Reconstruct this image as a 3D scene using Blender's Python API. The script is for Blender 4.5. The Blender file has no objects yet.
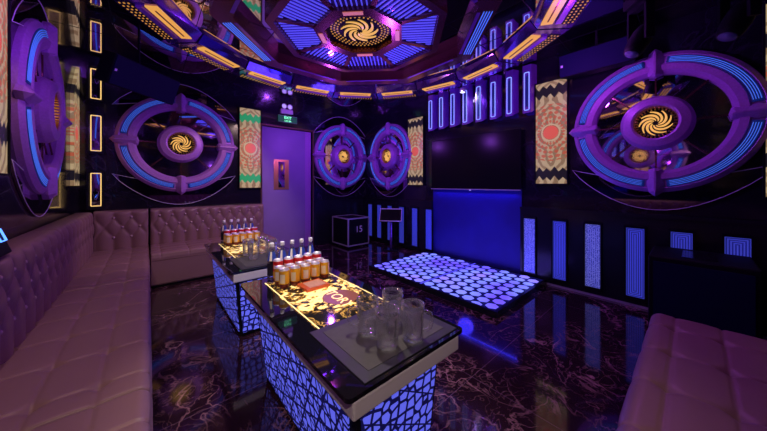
import bpy, bmesh, math, random
from mathutils import Vector, Matrix
random.seed(4)
PI=math.pi; cos=math.cos; sin=math.sin
C=bpy.context.scene.collection
XL,XR,YN,YB,ZC=-.65,3.66,-.65,4.85,2.72      # room: left, TV, near, back walls, ceiling
CX,CY=1.55,2.13                              # centre of the ceiling rose

# ------------------------------------------------------------------ nodes
class E:
    """a socket wrapped so that materials can be written as arithmetic"""
    def __init__(s,nt,v): s.nt=nt; s.v=v
    def _m(s,op,*a):
        n=s.nt.nodes.new('ShaderNodeMath'); n.operation=op
        for i,x in enumerate((s,)+a):
            if isinstance(x,E): s.nt.links.new(x.v,n.inputs[i])
            else: n.inputs[i].default_value=x
        return E(s.nt,n.outputs[0])
    def __add__(s,o): return s._m('ADD',o)
    def __sub__(s,o): return s._m('SUBTRACT',o)
    def __mul__(s,o): return s._m('MULTIPLY',o)
    def __truediv__(s,o): return s._m('DIVIDE',o)
    def lt(s,o): return s._m('LESS_THAN',o)
    def gt(s,o): return s._m('GREATER_THAN',o)
    def abs(s): return s._m('ABSOLUTE')
    def sin(s): return s._m('SINE')
    def frac(s): return s._m('FRACT')
    def mn(s,o): return s._m('MINIMUM',o)
    def mx(s,o): return s._m('MAXIMUM',o)
    def pow(s,o): return s._m('POWER',o)
    def sqrt(s): return s._m('SQRT')
    def atan2(s,o): return s._m('ARCTAN2',o)
    def inv(s): return (s*-1)+1.0
def new_mat(name):
    m=bpy.data.materials.new(name); m.use_nodes=True
    nt=m.node_tree; b=nt.nodes['Principled BSDF']; return m,nt,b
def mixc(nt,f,a,b):
    n=nt.nodes.new('ShaderNodeMix'); n.data_type='RGBA'
    for i,x in ((0,f),(6,a),(7,b)):
        if isinstance(x,E): nt.links.new(x.v,n.inputs[i])
        elif isinstance(x,(int,float)): n.inputs[i].default_value=x
        else: n.inputs[i].default_value=(*x,1)
    return E(nt,n.outputs[2])
def coords(nt,kind='Object'):
    t=nt.nodes.new('ShaderNodeTexCoord'); s=nt.nodes.new('ShaderNodeSeparateXYZ')
    nt.links.new(t.outputs[kind],s.inputs[0]); return [E(nt,o) for o in s.outputs]
def comb(nt,x,y,z=0.0):
    c=nt.nodes.new('ShaderNodeCombineXYZ')
    for i,q in enumerate((x,y,z)):
        if isinstance(q,E): nt.links.new(q.v,c.inputs[i])
        else: c.inputs[i].default_value=q
    return c.outputs[0]
def noise(nt,scale,detail=4,vec=None,dist=0.0):
    n=nt.nodes.new('ShaderNodeTexNoise'); n.inputs['Scale'].default_value=scale
    n.inputs['Detail'].default_value=detail; n.inputs['Distortion'].default_value=dist
    if vec is None:
        t=nt.nodes.new('ShaderNodeTexCoord'); vec=t.outputs['Object']
    nt.links.new(vec,n.inputs['Vector']); return E(nt,n.outputs[0])
def voro(nt,scale,vec,rnd=1.0,feat='DISTANCE_TO_EDGE'):
    n=nt.nodes.new('ShaderNodeTexVoronoi'); n.feature=feat; n.inputs['Scale'].default_value=scale
    n.inputs['Randomness'].default_value=rnd; nt.links.new(vec,n.inputs['Vector'])
    return E(nt,n.outputs['Distance'])
def ramp(nt,x,stops):
    r=nt.nodes.new('ShaderNodeValToRGB'); e=r.color_ramp.elements
    while len(e)<len(stops): e.new(.5)
    for k,(p,c) in zip(e,stops): k.position=p; k.color=(*c,1) if len(c)==3 else c
    nt.links.new(x.v,r.inputs[0]); return E(nt,r.outputs[0])
def setc(b,nt,key,v):
    if isinstance(v,E): nt.links.new(v.v,b.inputs[key])
    else: b.inputs[key].default_value=(*v,1)
def bump(nt,b,h,strength=.3,dist=.01):
    n=nt.nodes.new('ShaderNodeBump'); n.inputs['Strength'].default_value=strength
    n.inputs['Distance'].default_value=dist; nt.links.new(h.v,n.inputs['Height'])
    nt.links.new(n.outputs[0],b.inputs['Normal'])
def mat(name,col,rough=.5,metal=0,emit=None,es=1.0,coat=0,trans=0,ior=1.45,nz=0):
    m,nt,b=new_mat(name)
    b.inputs['Base Color'].default_value=(*col,1); b.inputs['Roughness'].default_value=rough
    b.inputs['Metallic'].default_value=metal; b.inputs['IOR'].default_value=ior
    b.inputs['Coat Weight'].default_value=coat; b.inputs['Transmission Weight'].default_value=trans
    if nz:
        n=noise(nt,nz,3); c=mixc(nt,n,tuple(x*.75 for x in col),tuple(min(1,x*1.25) for x in col)); setc(b,nt,'Base Color',c)
        bump(nt,b,n,.12,.004)
    if emit:
        b.inputs['Emission Color'].default_value=(*emit,1); b.inputs['Emission Strength'].default_value=es
    return m
M={}
M['black']=mat('black_gloss',(.012,.012,.02),.18,nz=3)
M['blackm']=mat('black_matte',(.007,.007,.012),.62,nz=60)
M['navy']=mat('navy_grille',(.006,.007,.05),.65,nz=200)
M['violet']=mat('lilac_metal_paint',(.48,.21,.64),.38,.15,nz=60)
M['violetg']=mat('violet_polished_metal',(.34,.14,.72),.20,.55)
M['copper']=mat('copper_brown_metal',(.30,.11,.12),.22,.85)
M['mirror']=mat('smoked_mirror',(.70,.62,.78),.03,1.0)
M['dmirror']=mat('dark_mirror',(.34,.26,.40),.03,1.0)
M['silver']=mat('brushed_silver',(.72,.70,.76),.35,.6)
M['goldm']=mat('gold_metal',(.85,.55,.16),.28,.95)
M['gold_e']=mat('amber_glow',(.12,.07,.02),.4,0,(1.0,.46,.09),.75)
M['gold_d']=mat('amber_dot_glow',(.12,.06,.02),.4,0,(1.0,.42,.07),.5)
M['amber']=mat('warm_neon',(.15,.1,.05),.4,0,(1.0,.62,.20),1.15)
M['housing']=mat('violet_satin_housing',(.34,.20,.62),.07,.9)
M['swirl']=mat('lit_gold_swirl',(.25,.15,.04),.35,.3,(1.0,.52,.13),.8)
M['neon']=mat('ice_blue_neon',(.1,.12,.3),.4,0,(.25,.36,1.0),1.35)
M['led']=mat('blue_led_line',(.1,.2,.8),.4,0,(.07,.20,.95),.68)
M['ledch']=mat('blue_led_channel',(.010,.016,.10),.4,.1,(.015,.035,.4),.22)
M['fin']=mat('blue_violet_fin_light',(.1,.1,.8),.4,0,(.11,.09,.95),.75)
M['finbg']=mat('violet_sector_glass',(.16,.10,.40),.05,.85,(.03,.01,.25),.25)
M['white']=mat('white_lacquer',(.78,.76,.78),.25,coat=.4)
M['glass']=mat('clear_glass',(1,1,1),.0,0,trans=1.0,ior=1.45)
def thin_glass():
    m=bpy.data.materials.new('thin_clear_glass'); m.use_nodes=True; nt=m.node_tree; nt.nodes.clear()
    o=nt.nodes.new('ShaderNodeOutputMaterial'); a=nt.nodes.new('ShaderNodeBsdfTransparent'); a.inputs[0].default_value=(.97,.97,.98,1)
    gl=nt.nodes.new('ShaderNodeBsdfGlossy'); gl.inputs['Roughness'].default_value=.06
    l=nt.nodes.new('ShaderNodeLayerWeight'); l.inputs[0].default_value=.58
    df=nt.nodes.new('ShaderNodeBsdfDiffuse'); df.inputs[0].default_value=(.9,.9,.95,1); m2=nt.nodes.new('ShaderNodeMixShader'); m2.inputs[0].default_value=.17  # white diffuse mixed in towards the edges, imitating bright reflections
    nt.links.new(gl.outputs[0],m2.inputs[1]); nt.links.new(df.outputs[0],m2.inputs[2]); gl.inputs['Roughness'].default_value=.10
    mx=nt.nodes.new('ShaderNodeMixShader'); nt.links.new(l.outputs['Facing'],mx.inputs[0]); nt.links.new(a.outputs[0],mx.inputs[1]); nt.links.new(m2.outputs[0],mx.inputs[2])
    nt.links.new(mx.outputs[0],o.inputs[0]); return m
M['glass']=thin_glass()
M['tabletop']=mat('black_table_glass',(.008,.008,.012),.04,0,coat=.6)
M['mat']=mat('grey_bar_mat',(.075,.07,.07),.6,nz=30)
M['matb']=mat('dark_mat_border',(.035,.035,.045),.45)
M['plastic']=mat('white_cap_plastic',(.8,.82,.9),.35)
M['bluelab']=mat('blue_paper_label',(.03,.07,.45),.45)
M['darklab']=mat('black_label',(.015,.017,.035),.3)
M['cangold']=mat('gold_can_paint',(.90,.50,.03),.30,.25)
M['canred']=mat('red_can_paint',(.75,.02,.02),.3,.1)
M['canwht']=mat('white_can_label',(.88,.82,.74),.45)
M['candk']=mat('dark_red_can_band',(.16,.015,.02),.35)
M['screen']=mat('dark_screen',(.008,.008,.008),.22)
M['screen'].node_tree.nodes['Principled BSDF'].inputs['Specular IOR Level'].default_value=.15
for q_ in ('blackm','navy'): M[q_].node_tree.nodes['Principled BSDF'].inputs['Specular IOR Level'].default_value=.15
M['frame_line']=mat('white_edge_line',(.85,.8,.95),.4,.0)
M['bluewall']=mat('blue_wall_panel',(.012,.012,.20),.6,nz=4)
M['door']=mat('violet_door_paint',(.30,.21,.50),.4,nz=2)
M['btn']=mat('mauve_leather_button',(.42,.28,.32),.25,coat=.4)
M['lens']=mat('lit_lens',(1,1,1),.3,0,(.85,.85,1.0),3.0)
M['lens_d']=mat('soft_lamp_lens',(.7,.7,.9),.2,0,(.55,.5,.95),.6)
M['green_e']=mat('green_sign_glow',(.1,.6,.3),.4,0,(.22,1.0,.5),2.0)
M['green_b']=mat('dark_green_sign',(.01,.07,.04),.4,0,(.01,.10,.05),.5)
M['redbox']=mat('orange_red_packet',(.72,.12,.03),.4)
M['brown']=mat('brown_disc_glow',(.08,.03,.01),.3,0,(.30,.085,.015),.8)
M['cream_e']=mat('cream_letter_glow',(1,.8,.4),.3,0,(1.0,.66,.22),1.2)
M['pink_e']=mat('salmon_glow',(.8,.3,.3),.4,0,(.85,.25,.25),.5)
M['blueicon']=mat('blue_icon',(.1,.3,1),.4,0,(.08,.25,1.0),2.5)

def marble(name,dark,vein,scale,rough,tiles=None,amount=.5):
    m,nt,b=new_mat(name); x,y,z=coords(nt)
    d=noise(nt,scale*.9,6); v=noise(nt,scale,9,dist=1.4)
    ridge=((v-.5).abs()*42).inv().mx(0.0)
    v2=noise(nt,scale*2.7,7,dist=1.8); r2=((v2-.5).abs()*40).inv().mx(0.0)*.45
    patch=ramp(nt,noise(nt,scale*.5,3),[(.42,(0,0,0)),(.62,(1,1,1))])
    f=(ridge.pow(1.6)+r2)*patch*amount
    c=mixc(nt,d,dark,tuple(q*2.2 for q in dark)); c=mixc(nt,f.mn(1.0),c,vein)
    if tiles:
        ox,oy,s=tiles
        lx=(((x-ox)/s+100.5).frac()-.5).abs(); ly=(((y-oy)/s+100.5).frac()-.5).abs()
        g=lx.mn(ly).lt(.0022); c=mixc(nt,g*.45,c,(.28,.16,.26))
    setc(b,nt,'Base Color',c); b.inputs['Roughness'].default_value=rough
    b.inputs['Coat Weight'].default_value=.3; b.inputs['Coat Roughness'].default_value=.03
    return m
M['floor']=marble('dark_marble_floor',(.014,.005,.010),(.55,.28,.32),3.1,.085,(1.52,.905,.8),.8)
M['wall']=marble('black_marble_wall',(.006,.005,.012),(.10,.08,.16),1.5,.14,None,.3)

def leather():
    m,nt,b=new_mat('mauve_leather')
    n=noise(nt,220,3); l=noise(nt,2.2,3)
    setc(b,nt,'Base Color',mixc(nt,l,(.235,.13,.135),(.29,.165,.165)))
    b.inputs['Roughness'].default_value=.42; bump(nt,b,n,.15,.002); return m
M['leather']=leather()

def kaleid(name,green=False):
    """printed backlit panel: beige scales, red sun, black (or green) zigzags; panel centre at the object origin"""
    m,nt,b=new_mat(name); x,y,z=coords(nt)
    r=(x*x+z*z).sqrt(); a=z.atan2(x)
    pet=((a*12+(r*60)).sin()*((a*-12+(r*60)).sin()))
    sc=((x.abs()*38+(z*22).sin()*1.2+noise(nt,9,3)*4)*1.7+z.abs()*40).sin()
    base=mixc(nt,sc.gt(-.25),(.26,.15,.07),(.66,.50,.27))
    base=mixc(nt,noise(nt,38,3)*.7,base,(.48,.33,.18))
    zig=(z.abs()-.47-((x.abs()*12.0).frac()-.5).abs()*.10+(x*40).sin()*.008).abs().lt(.055)
    base=mixc(nt,zig,base,(.03,.42,.16) if green else (.015,.012,.018))
    redring=(pet.gt(.10))*r.lt(.34)*((z.abs()).lt(.36))
    base=mixc(nt,redring*.85,base,(.62,.11,.05))
    disc=r.lt(.078); base=mixc(nt,disc,base,(.88,.14,.09))
    ring=((r-.095).abs()).lt(.008); base=mixc(nt,ring,base,(.70,.50,.28))
    setc(b,nt,'Base Color',mixc(nt,.7,base,(.0,.0,.0))); setc(b,nt,'Emission Color',base)
    b.inputs['Emission Strength'].default_value=.62; b.inputs['Roughness'].default_value=.35; return m
M['kal']=kaleid('sun_print'); M['kalg']=kaleid('green_sun_print',True)

def lattice(name,kind):
    m,nt,b=new_mat(name); x,y,z=coords(nt)
    u=x+y
    if kind=='front':
        e=voro(nt,23,comb(nt,u,z),.45); L=e.gt(.13)
        e2=voro(nt,15,comb(nt,u,z),.55,'F1'); 
        ln=((u*.5+z*.87)*9).frac()-.5; L=L*(ln.abs().gt(.028))
    else:
        k=None
        for (p,q,w) in ((9,5.5,.06),(9,-5.5,.06),(3.2,10,.05),(3.2,-10,.05)):
            t=((u*p+z*q+50).frac()-.5).abs().gt(w); k=t if k is None else k*t
        e=voro(nt,20,comb(nt,u,z*.9),.35).gt(.10); L=k*e
    base=mixc(nt,L,(.010,.012,.12),(.12,.13,.6)); 
    em=mixc(nt,L,(.004,.004,.05),(.13,.15,1.0))
    setc(b,nt,'Base Color',base); setc(b,nt,'Emission Color',em); b.inputs['Emission Strength'].default_value=.74
    b.inputs['Roughness'].default_value=.3; return m
M['lat_f']=lattice('backlit_star_lattice','front'); M['lat_s']=lattice('backlit_diamond_lattice','side')

def goldinlay():
    m,nt,b=new_mat('gold_scroll_print'); x,y,z=coords(nt)
    n=noise(nt,7,5,dist=2.6); n2=noise(nt,18,4,dist=1.5)
    ex=((x*x)/(.20*.20)+(y*y)/(.24*.24)).sqrt()
    glow=(n*.8+n2*.7-.72)*9.0; halo=(ex.inv()*3+1.1).mx(0.0)
    f=(glow*halo.mn(1.0)+ (ex.inv()*3.0-.6).mx(0.0)*.8).mx(0.0).mn(1.0)
    f=f.mx(((n-.5).abs()*30).inv().mx(0.0)*.6)
    edge=((x.abs()-.215).abs().lt(.004)); f=f.mx(edge)
    c=ramp(nt,f,[(0,(.012,.010,.008)),(.35,(.22,.10,.015)),(.65,(.95,.60,.14)),(1,(1,.80,.32))])
    setc(b,nt,'Base Color',c); setc(b,nt,'Emission Color',c); b.inputs['Emission Strength'].default_value=.95
    b.inputs['Roughness'].default_value=.06; return m
M['inlay']=goldinlay()

def stripes():
    m,nt,b=new_mat('concentric_blue_lines'); x,y,z=coords(nt)
    # local y across, z up; nested rounded rectangles
    d=(x.abs().inv()-.935).mx(0.0)   # unused fallback
    ed=(y.abs()*-1+.065).mn(z.abs()*-1+.335)
    ln=((ed*62).frac()-.5).abs().gt(.27)
    n=noise(nt,300,2).gt(.45)
    c=mixc(nt,ln,(.02,.025,.34),(.08,.10,.85)); 
    setc(b,nt,'Base Color',c); setc(b,nt,'Emission Color',c); b.inputs['Emission Strength'].default_value=.42; return m
M['stripes']=stripes()
def sparkle():
    m,nt,b=new_mat('sparkling_blue_lines'); x,y,z=coords(nt)
    n=noise(nt,120,3); ed=(y.abs()*-1+.065).mn(z.abs()*-1+.335)
    ln=((ed*62).frac()-.5).abs().gt(.3)
    c=mixc(nt,(n.gt(.56)).mx(ln*.5),(.03,.04,.45),(.30,.32,1.0))
    setc(b,nt,'Base Color',c); setc(b,nt,'Emission Color',c); b.inputs['Emission Strength'].default_value=.42; return m
M['sparkle']=sparkle()
def hexglow():
    m,nt,b=new_mat('hexagon_light'); n=noise(nt,1.3,2)
    c=ramp(nt,n,[(.38,(.16,.10,.95)),(.52,(.22,.30,1.0)),(.66,(.34,.22,1.0))])
    setc(b,nt,'Base Color',c); setc(b,nt,'Emission Color',c); b.inputs['Emission Strength'].default_value=1.0; return m
M['hex']=hexglow()

# ------------------------------------------------------------------ meshes
class MB:
    def __init__(s): s.v=[]; s.f=[]; s.m=[]; s.s=[]
    def add(s,vs,fs,mi=0,sm=False,T=None):
        o=len(s.v); s.v+= [tuple((T@Vector(p)) if T else p) for p in vs]
        for f in fs: s.f.append([i+o for i in f]); s.m.append(mi); s.s.append(sm)
        return s
    def box(s,x0,x1,y0,y1,z0,z1,mi=0,T=None):
        vs=[(x,y,z) for z in (z0,z1) for y in (y0,y1) for x in (x0,x1)]
        return s.add(vs,[(0,2,3,1),(4,5,7,6),(0,1,5,4),(2,6,7,3),(0,4,6,2),(1,3,7,5)],mi,False,T)
    def prism(s,bot,top,mi=0,T=None):
        n=len(bot); return s.add(list(bot)+list(top),[tuple(range(n-1,-1,-1)),tuple(range(n,2*n))]+[(i,(i+1)%n,n+(i+1)%n,n+i) for i in range(n)],mi,False,T)
    def lathe(s,prof,seg=32,mi=0,T=None,sm=True,close=False,a0=0,a1=2*PI):
        full=abs(a1-a0-2*PI)<1e-6; n=seg if full else seg+1; k=len(prof); vs=[]
        for i in range(n):
            a=a0+(a1-a0)*i/seg; vs+=[(r*cos(a),r*sin(a),z) for r,z in prof]
        fs=[]
        for i in range(seg):
            j=(i+1)%n
            for q in range(k if close else k-1):
                q2=(q+1)%k; fs.append((i*k+q,j*k+q,j*k+q2,i*k+q2))
        if not full and close: fs+= [tuple(range(k)),tuple(range(seg*k+k-1,seg*k-1,-1))]
        return s.add(vs,fs,mi,sm,T)
    def tube(s,pts,r,mi=0,seg=8,closed=False,T=None):
        P=[Vector(p) for p in pts]; n=len(P); vs=[]
        up=None
        for i in range(n):
            a=P[(i-1)%n] if (closed or i>0) else P[i]; b=P[(i+1)%n] if (closed or i<n-1) else P[i]
            d=(b-a).normalized()
            if up is None: up=Vector((0,0,1)) if abs(d.z)<.9 else Vector((1,0,0))
            sx=d.cross(up)
            if sx.length<1e-4: sx=d.cross(Vector((.3,1,.2)))
            sx.normalize(); u2=sx.cross(d).normalized(); up=u2
            for k in range(seg):
                t=2*PI*k/seg; vs.append(tuple(P[i]+sx*cos(t)*r+u2*sin(t)*r))
        fs=[]
        for i in range(n if closed else n-1):
            j=(i+1)%n
            for k in range(seg):
                k2=(k+1)%seg; fs.append((i*seg+k,i*seg+k2,j*seg+k2,j*seg+k))
        if not closed: fs+=[tuple(range(seg-1,-1,-1)),tuple(range((n-1)*seg,n*seg))]
        return s.add(vs,fs,mi,True,T)
    def build(s,name,mats,parent=None,loc=(0,0,0),rot=(0,0,0),bev=0,kind=None,label=None):
        me=bpy.data.meshes.new(name); me.from_pydata(s.v,[],s.f)
        if not isinstance(mats,(list,tuple)): mats=[mats]
        for q in mats: me.materials.append(M[q] if isinstance(q,str) else q)
        me.polygons.foreach_set('material_index',s.m); me.polygons.foreach_set('use_smooth',s.s)
        bm=bmesh.new(); bm.from_mesh(me); bmesh.ops.recalc_face_normals(bm,faces=bm.faces); bm.to_mesh(me); bm.free()
        o=bpy.data.objects.new(name,me); C.objects.link(o); o.location=loc; o.rotation_euler=rot; o.parent=parent
        if bev:
            b=o.modifiers.new('bevel','BEVEL'); b.width=bev; b.segments=3; b.limit_method='ANGLE'; b.angle_limit=.6
        if kind: o['kind']=kind
        if label: o['label']=label
        return o
def thing(name,label,cat,loc=(0,0,0),rotz=0,group=None):
    o=bpy.data.objects.new(name,None); C.objects.link(o); o.location=loc; o.rotation_euler=(0,0,rotz)
    o.empty_display_size=.1; o['label']=label; o['category']=cat
    if group: o['group']=group
    return o
def tag(o,label,cat,group=None):
    o['label']=label; o['category']=cat
    if group: o['group']=group
    return o
def text(body,size,name,m,parent,loc,rot,ex=.001):
    cu=bpy.data.curves.new('t','FONT'); cu.body=body; cu.size=size; cu.extrude=ex; cu.align_x='CENTER'
    if name=='lettering': cu.align_y='CENTER'
    tmp=bpy.data.objects.new('tmp',cu); C.objects.link(tmp); bpy.context.view_layer.update()
    me=bpy.data.meshes.new_from_object(tmp.evaluated_get(bpy.context.evaluated_depsgraph_get())); bpy.data.objects.remove(tmp)
    me.materials.clear(); me.materials.append(M[m])
    o=bpy.data.objects.new(name,me); C.objects.link(o); o.parent=parent; o.location=loc; o.rotation_euler=rot; return o
def kids(o): return [c for c in C.objects if c.parent==o]
def dup(root,loc,rotz,label,group=None):
    r=root.copy(); C.objects.link(r); r.location=loc; r.rotation_euler=(0,0,rotz); r['label']=label
    if group: r['group']=group
    for ch in kids(root):
        c=ch.copy(); C.objects.link(c); c.parent=r
        for g in kids(ch):
            d=g.copy(); C.objects.link(d); d.parent=c
            for h in kids(g):
                e=h.copy(); C.objects.link(e); e.parent=d
    return r
def st(mb,name,m,**k): return mb.build(name,m,kind='structure',**k)
RX=Matrix.Rotation(PI/2,4,'X')     # lathe axis z -> -y (towards the room for a thing hung on the back wall)

# ------------------------------------------------------------------ the shell
st(MB().box(XL-.1,XR+.1,YN-.1,YB+.1,-.1,0),'floor','floor')
st(MB().box(XL-.1,XR+.1,YN-.1,YB+.1,ZC,ZC+.1),'ceiling','mirror')
st(MB().box(XL-.1,XL,YN-.1,YB+.1,0,ZC),'wall_left','wall')
st(MB().box(XR,XR+.1,YN-.1,YB+.1,0,ZC),'wall_right','wall')
st(MB().box(XL,XR,YN-.1,YN,0,ZC),'wall_front','wall')
# back wall with the door recess
D0,D1,DZ=1.47,2.40,2.21
st(MB().box(XL,D0,YB,YB+.1,0,ZC).box(D1,XR,YB,YB+.1,0,ZC).box(D0,D1,YB,YB+.1,DZ,ZC),'wall_back','wall')
d=st(MB().box(D0,D1,YB+.09,YB+.1,0,DZ).box(D0+.01,2.27,YB+.045,YB+.085,0.005,DZ-.01),'door_1','door')
MB().box(2.27,2.39,YB+.05,YB+.085,0,DZ-.01).build('door_side_panel','violet',d)
MB().box(1.68,1.95,YB+.037,YB+.045,1.10,1.64).build('door_plate','goldm',d)
MB().box(1.76,1.87,YB+.033,YB+.037,1.14,1.60).build('door_plate_inset','mirror',d)
MB().box(D0-.025,D0,YB-.012,YB+.08,0,DZ+.025).box(D1,D1+.025,YB-.012,YB+.08,0,DZ+.025).box(D0,D1,YB-.012,YB+.08,DZ,DZ+.025).build('door_frame',mat('dark_bronze_trim',(.20,.12,.08),.3,.7),d)
# mirror tile seams of the ceiling
cs=MB()
for k in range(-1,8):
    a=CX-2.4+k*.6
    if XL<a<XR: cs.box(a-.003,a+.003,YN,YB,ZC-.002,ZC)
for k in range(-1,11):
    a=CY-3.0+k*.6
    if YN<a<YB: cs.box(XL,XR,a-.003,a+.003,ZC-.002,ZC)
st(cs,'trim_1','blackm')
# lower wainscot of the TV wall, blue wall under the television
st(MB().box(3.60,XR,YN,1.46,0.02,.88).box(3.585,XR,YN,1.46,.88,.91),'trim_2','black')
st(MB().box(3.60,XR,2.90,YB,0.02,.88).box(3.585,XR,2.90,YB,.88,.91),'trim_3','black')
st(MB().box(3.645,XR,1.46,2.90,0,1.14),'trim_4','bluewall')
st(MB().box(3.585,3.60,YN,1.46,0,.02),'baseboard_right','silver')
st(MB().box(2.43,3.60,4.83,YB,0.0,.88),'trim_5','black')

# ------------------------------------------------------------------ wall medallions
def wheel(label,loc,rz):
    t=thing('wall_medallion',label,'wall decoration',loc,rz,'round glowing medallions on the walls')
    # big ring
    MB().lathe([(.475,.0),(.475,.045),(.505,.085),(.555,.092),(.565,.078),(.635,.062),(.645,.070),(.680,.040),(.685,0)],96,T=RX,close=True,sm=False).build('outer_ring','violet',t)
    for q in range(4):
        a0=q*PI/2+.13; a1=(q+1)*PI/2-.13
        m=MB(); m.lathe([(.570,.070),(.570,.082),(.632,.070),(.632,.060)],28,0,RX,True,True,a0,a1)
        for r in (.578,.592,.606,.620): 
            zz=.083-(r-.57)*.19
            m.lathe([(r-.0021,zz-.004),(r-.0021,zz+.002),(r+.0021,zz+.002),(r+.0021,zz-.004)],28,1,RX,True,True,a0+.03,a1-.03)
        m.build('led_arc',['ledch','led'],t)
    for q in range(4):
        R=Matrix.Rotation(-q*PI/2,4,'Y')
        o=MB()
        out=[(-.050,.46),(-.062,.60),(-.045,.685),(0,.725),(.045,.685),(.062,.60),(.050,.46),(0,.445)]
        inn=[(-.006,.48),(-.008,.60),(-.006,.67),(0,.69),(.006,.67),(.008,.60),(.006,.48),(0,.465)]
        o.prism([(x,-.03,z) for x,z in out],[(x,-.075,z) for x,z in out],0,R)
        o.prism([(x,-.075,z) for x,z in out],[(x,-.125,z) for x,z in inn],0,R)
        o.build('bracket','violet',t)
    MB().lathe([(0,.004),(0,.010),(.478,.010),(.478,.004)],64,0,RX,False).build('mirror_disc','mirror',t)
    # hub
    h=MB().lathe([(.265,.012),(.262,.06),(.235,.115),(.175,.135),(.158,.125),(.150,.045),(0,.045)],64,0,RX,False).build('hub','violet',t)
    m=MB()
    for k in range(32):
        a=2*PI*k/32; R=Matrix.Rotation(a,4,'Y'); m.box(-.004,.004,-.115,-.050,.128,.150,0,R)
    m.build('ray_collar','goldm',h)
    MB().lathe([(0,.046),(0,.048),(.149,.048),(.149,.046)],40,0,RX,False).build('recess_floor','black',h)
    m=MB()
    for k in range(9):
        a=2*PI*k/9; pl=[];
        for i in range(13):
            f=i/12; r=.022+.098*f; th=a+1.9*f; w=.0068*sin(PI*(.1+.82*f))+.0015
            pl.append((r,th,w))
        A=[((r-w*.8)*cos(th+w*.9/(r+.02)),(r-w*.8)*sin(th+w*.9/(r+.02))) for r,th,w in pl]; B=[((r+w*.8)*cos(th-w*.9/(r+.02)),(r+w*.8)*sin(th-w*.9/(r+.02))) for r,th,w in pl]
        vs=[(x,-.055,z) for x,z in A]+[(x,-.068,z) for x,z in B]; n=len(pl)
        vs+= [(x,-.047,z) for x,z in A]+[(x,-.047,z) for x,z in B]
        fs=[(i,i+1,n+i+1,n+i) for i in range(n-1)]+[(n+i,n+i+1,3*n+i+1,3*n+i) for i in range(n-1)]+[(i,i+1,2*n+i+1,2*n+i) for i in range(n-1)]
        m.add(vs,fs,0,True)
    m.build('golden_swirl','swirl',h)
    for k in range(8):
        R=Matrix.Rotation(PI/8+k*PI/4 if 0 else k*PI/4+.0,4,'Y')
        MB().box(-.006,.006,-.035,-.022,.25,.485,0,R).build('spoke','copper',t)
    for sgn,nm in ((1,'upper'),(-1,'lower')):
        if sgn>0 and loc[0]>3.5: continue
        pts=[(-.70,sgn*.44)]
        for i in range(1,20):
            f=i/20; pts.append((-.70+1.40*f,sgn*(.44+.42*sin(PI*f)**.8)))
        pts+=[(.70,sgn*.44)]
        for i in range(1,12):
            f=i/12; pts.append((.70-1.40*f,sgn*(.44+.12*sin(PI*f))))
        o=MB().prism([(x,-.003,z) for x,z in pts],[(x,-.018,z) for x,z in pts]).build('mirror_crescent','dmirror',t)
        MB().tube([(x,-.019,z) for x,z in pts],.0035,closed=True,seg=6).build('crescent_edge','frame_line',o)
    return t
w0=wheel('violet and gold round medallion on the back wall above the rear sofa',(.355,YB,1.77),0)
w4=dup(w0,(3.06,YB,1.77),0,'violet round medallion on the back wall just right of the door')
w3=dup(w0,(XL,3.36,1.78),PI/2,'steeply foreshortened violet medallion on the left wall above the long sofa')
dup(w0,(XL,.75,1.80),PI/2,'medallion on the left wall seen only as a mirror reflection')
w1=wheel('largest violet medallion, right of the television above the black subwoofer',(XR,.235,1.775),-PI/2)
w2=dup(w1,(XR,4.00,1.755),-PI/2,'violet medallion on the television wall beside the left sun panel')

w1.scale=(.955,.955,.955); w3.scale=(.85,.80,.97); w4.scale=(.93,.93,.96); w2.scale=(.90,.90,.94)
# ------------------------------------------------------------------ sun print panels
def panel(label,loc,rz,w,h,m='kal',pts=None):
    t=thing('patterned_light_panel',label,'light panel',loc,rz,'patterned backlit panels')
    n=12; vb=[]; vf=[]
    mb=MB()
    if pts: mb.prism([(x,0,z) for x,z in pts],[(x,-.03,z) for x,z in pts])
    else:
        for j in (0,1):
            for i in range(n+1):
                x=-w/2+w*i/n; dd=.03+.012*sin(PI*i/n); z=(-h/2,h/2)[j]; mb.v.append((x,-dd,z))
        mb.add([],[]); 
        for i in range(n): mb.f.append([i,i+1,n+2+i,n+1+i]); mb.m.append(0); mb.s.append(True)
        mb.box(-w/2,w/2,-.029,-.003,-h/2,h/2)
    mb.build('printed_face',m,t)
    if not pts:
        MB().box(-w/2-.012,-w/2,-.04,0,-h/2-.012,h/2+.012).box(w/2,w/2+.012,-.04,0,-h/2-.012,h/2+.012).box(-w/2,w/2,-.04,0,h/2,h/2+.012).box(-w/2,w/2,-.04,0,-h/2-.012,-h/2).build('panel_frame','blackm',t)
    return t
panel('sun print panel with green bands on the back wall left of the door',(1.275,YB,1.79),0,.32,1.30,'kalg')
panel('red sun print panel on the television wall right of the television',(XR,1.12,1.815),-PI/2,.33,1.22)
panel('red sun print panel on the television wall left of the television',(XR,3.29,1.785),-PI/2,.36,1.20)
panel('tan and red printed panel on the left wall at the left edge',(XL,2.43,1.98),PI/2,.40,1.44)
panel('narrow printed panel with a pointed top in the far left corner',(XL,4.66,1.78),PI/2,.3,1.2,'kal',[(-.14,-.60),(.17,-.60),(.17,.82),(-.14,.45)])
panel('printed panel at the right edge beyond the largest medallion',(XR,-.50,1.85),-PI/2,.26,1.50)

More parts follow.
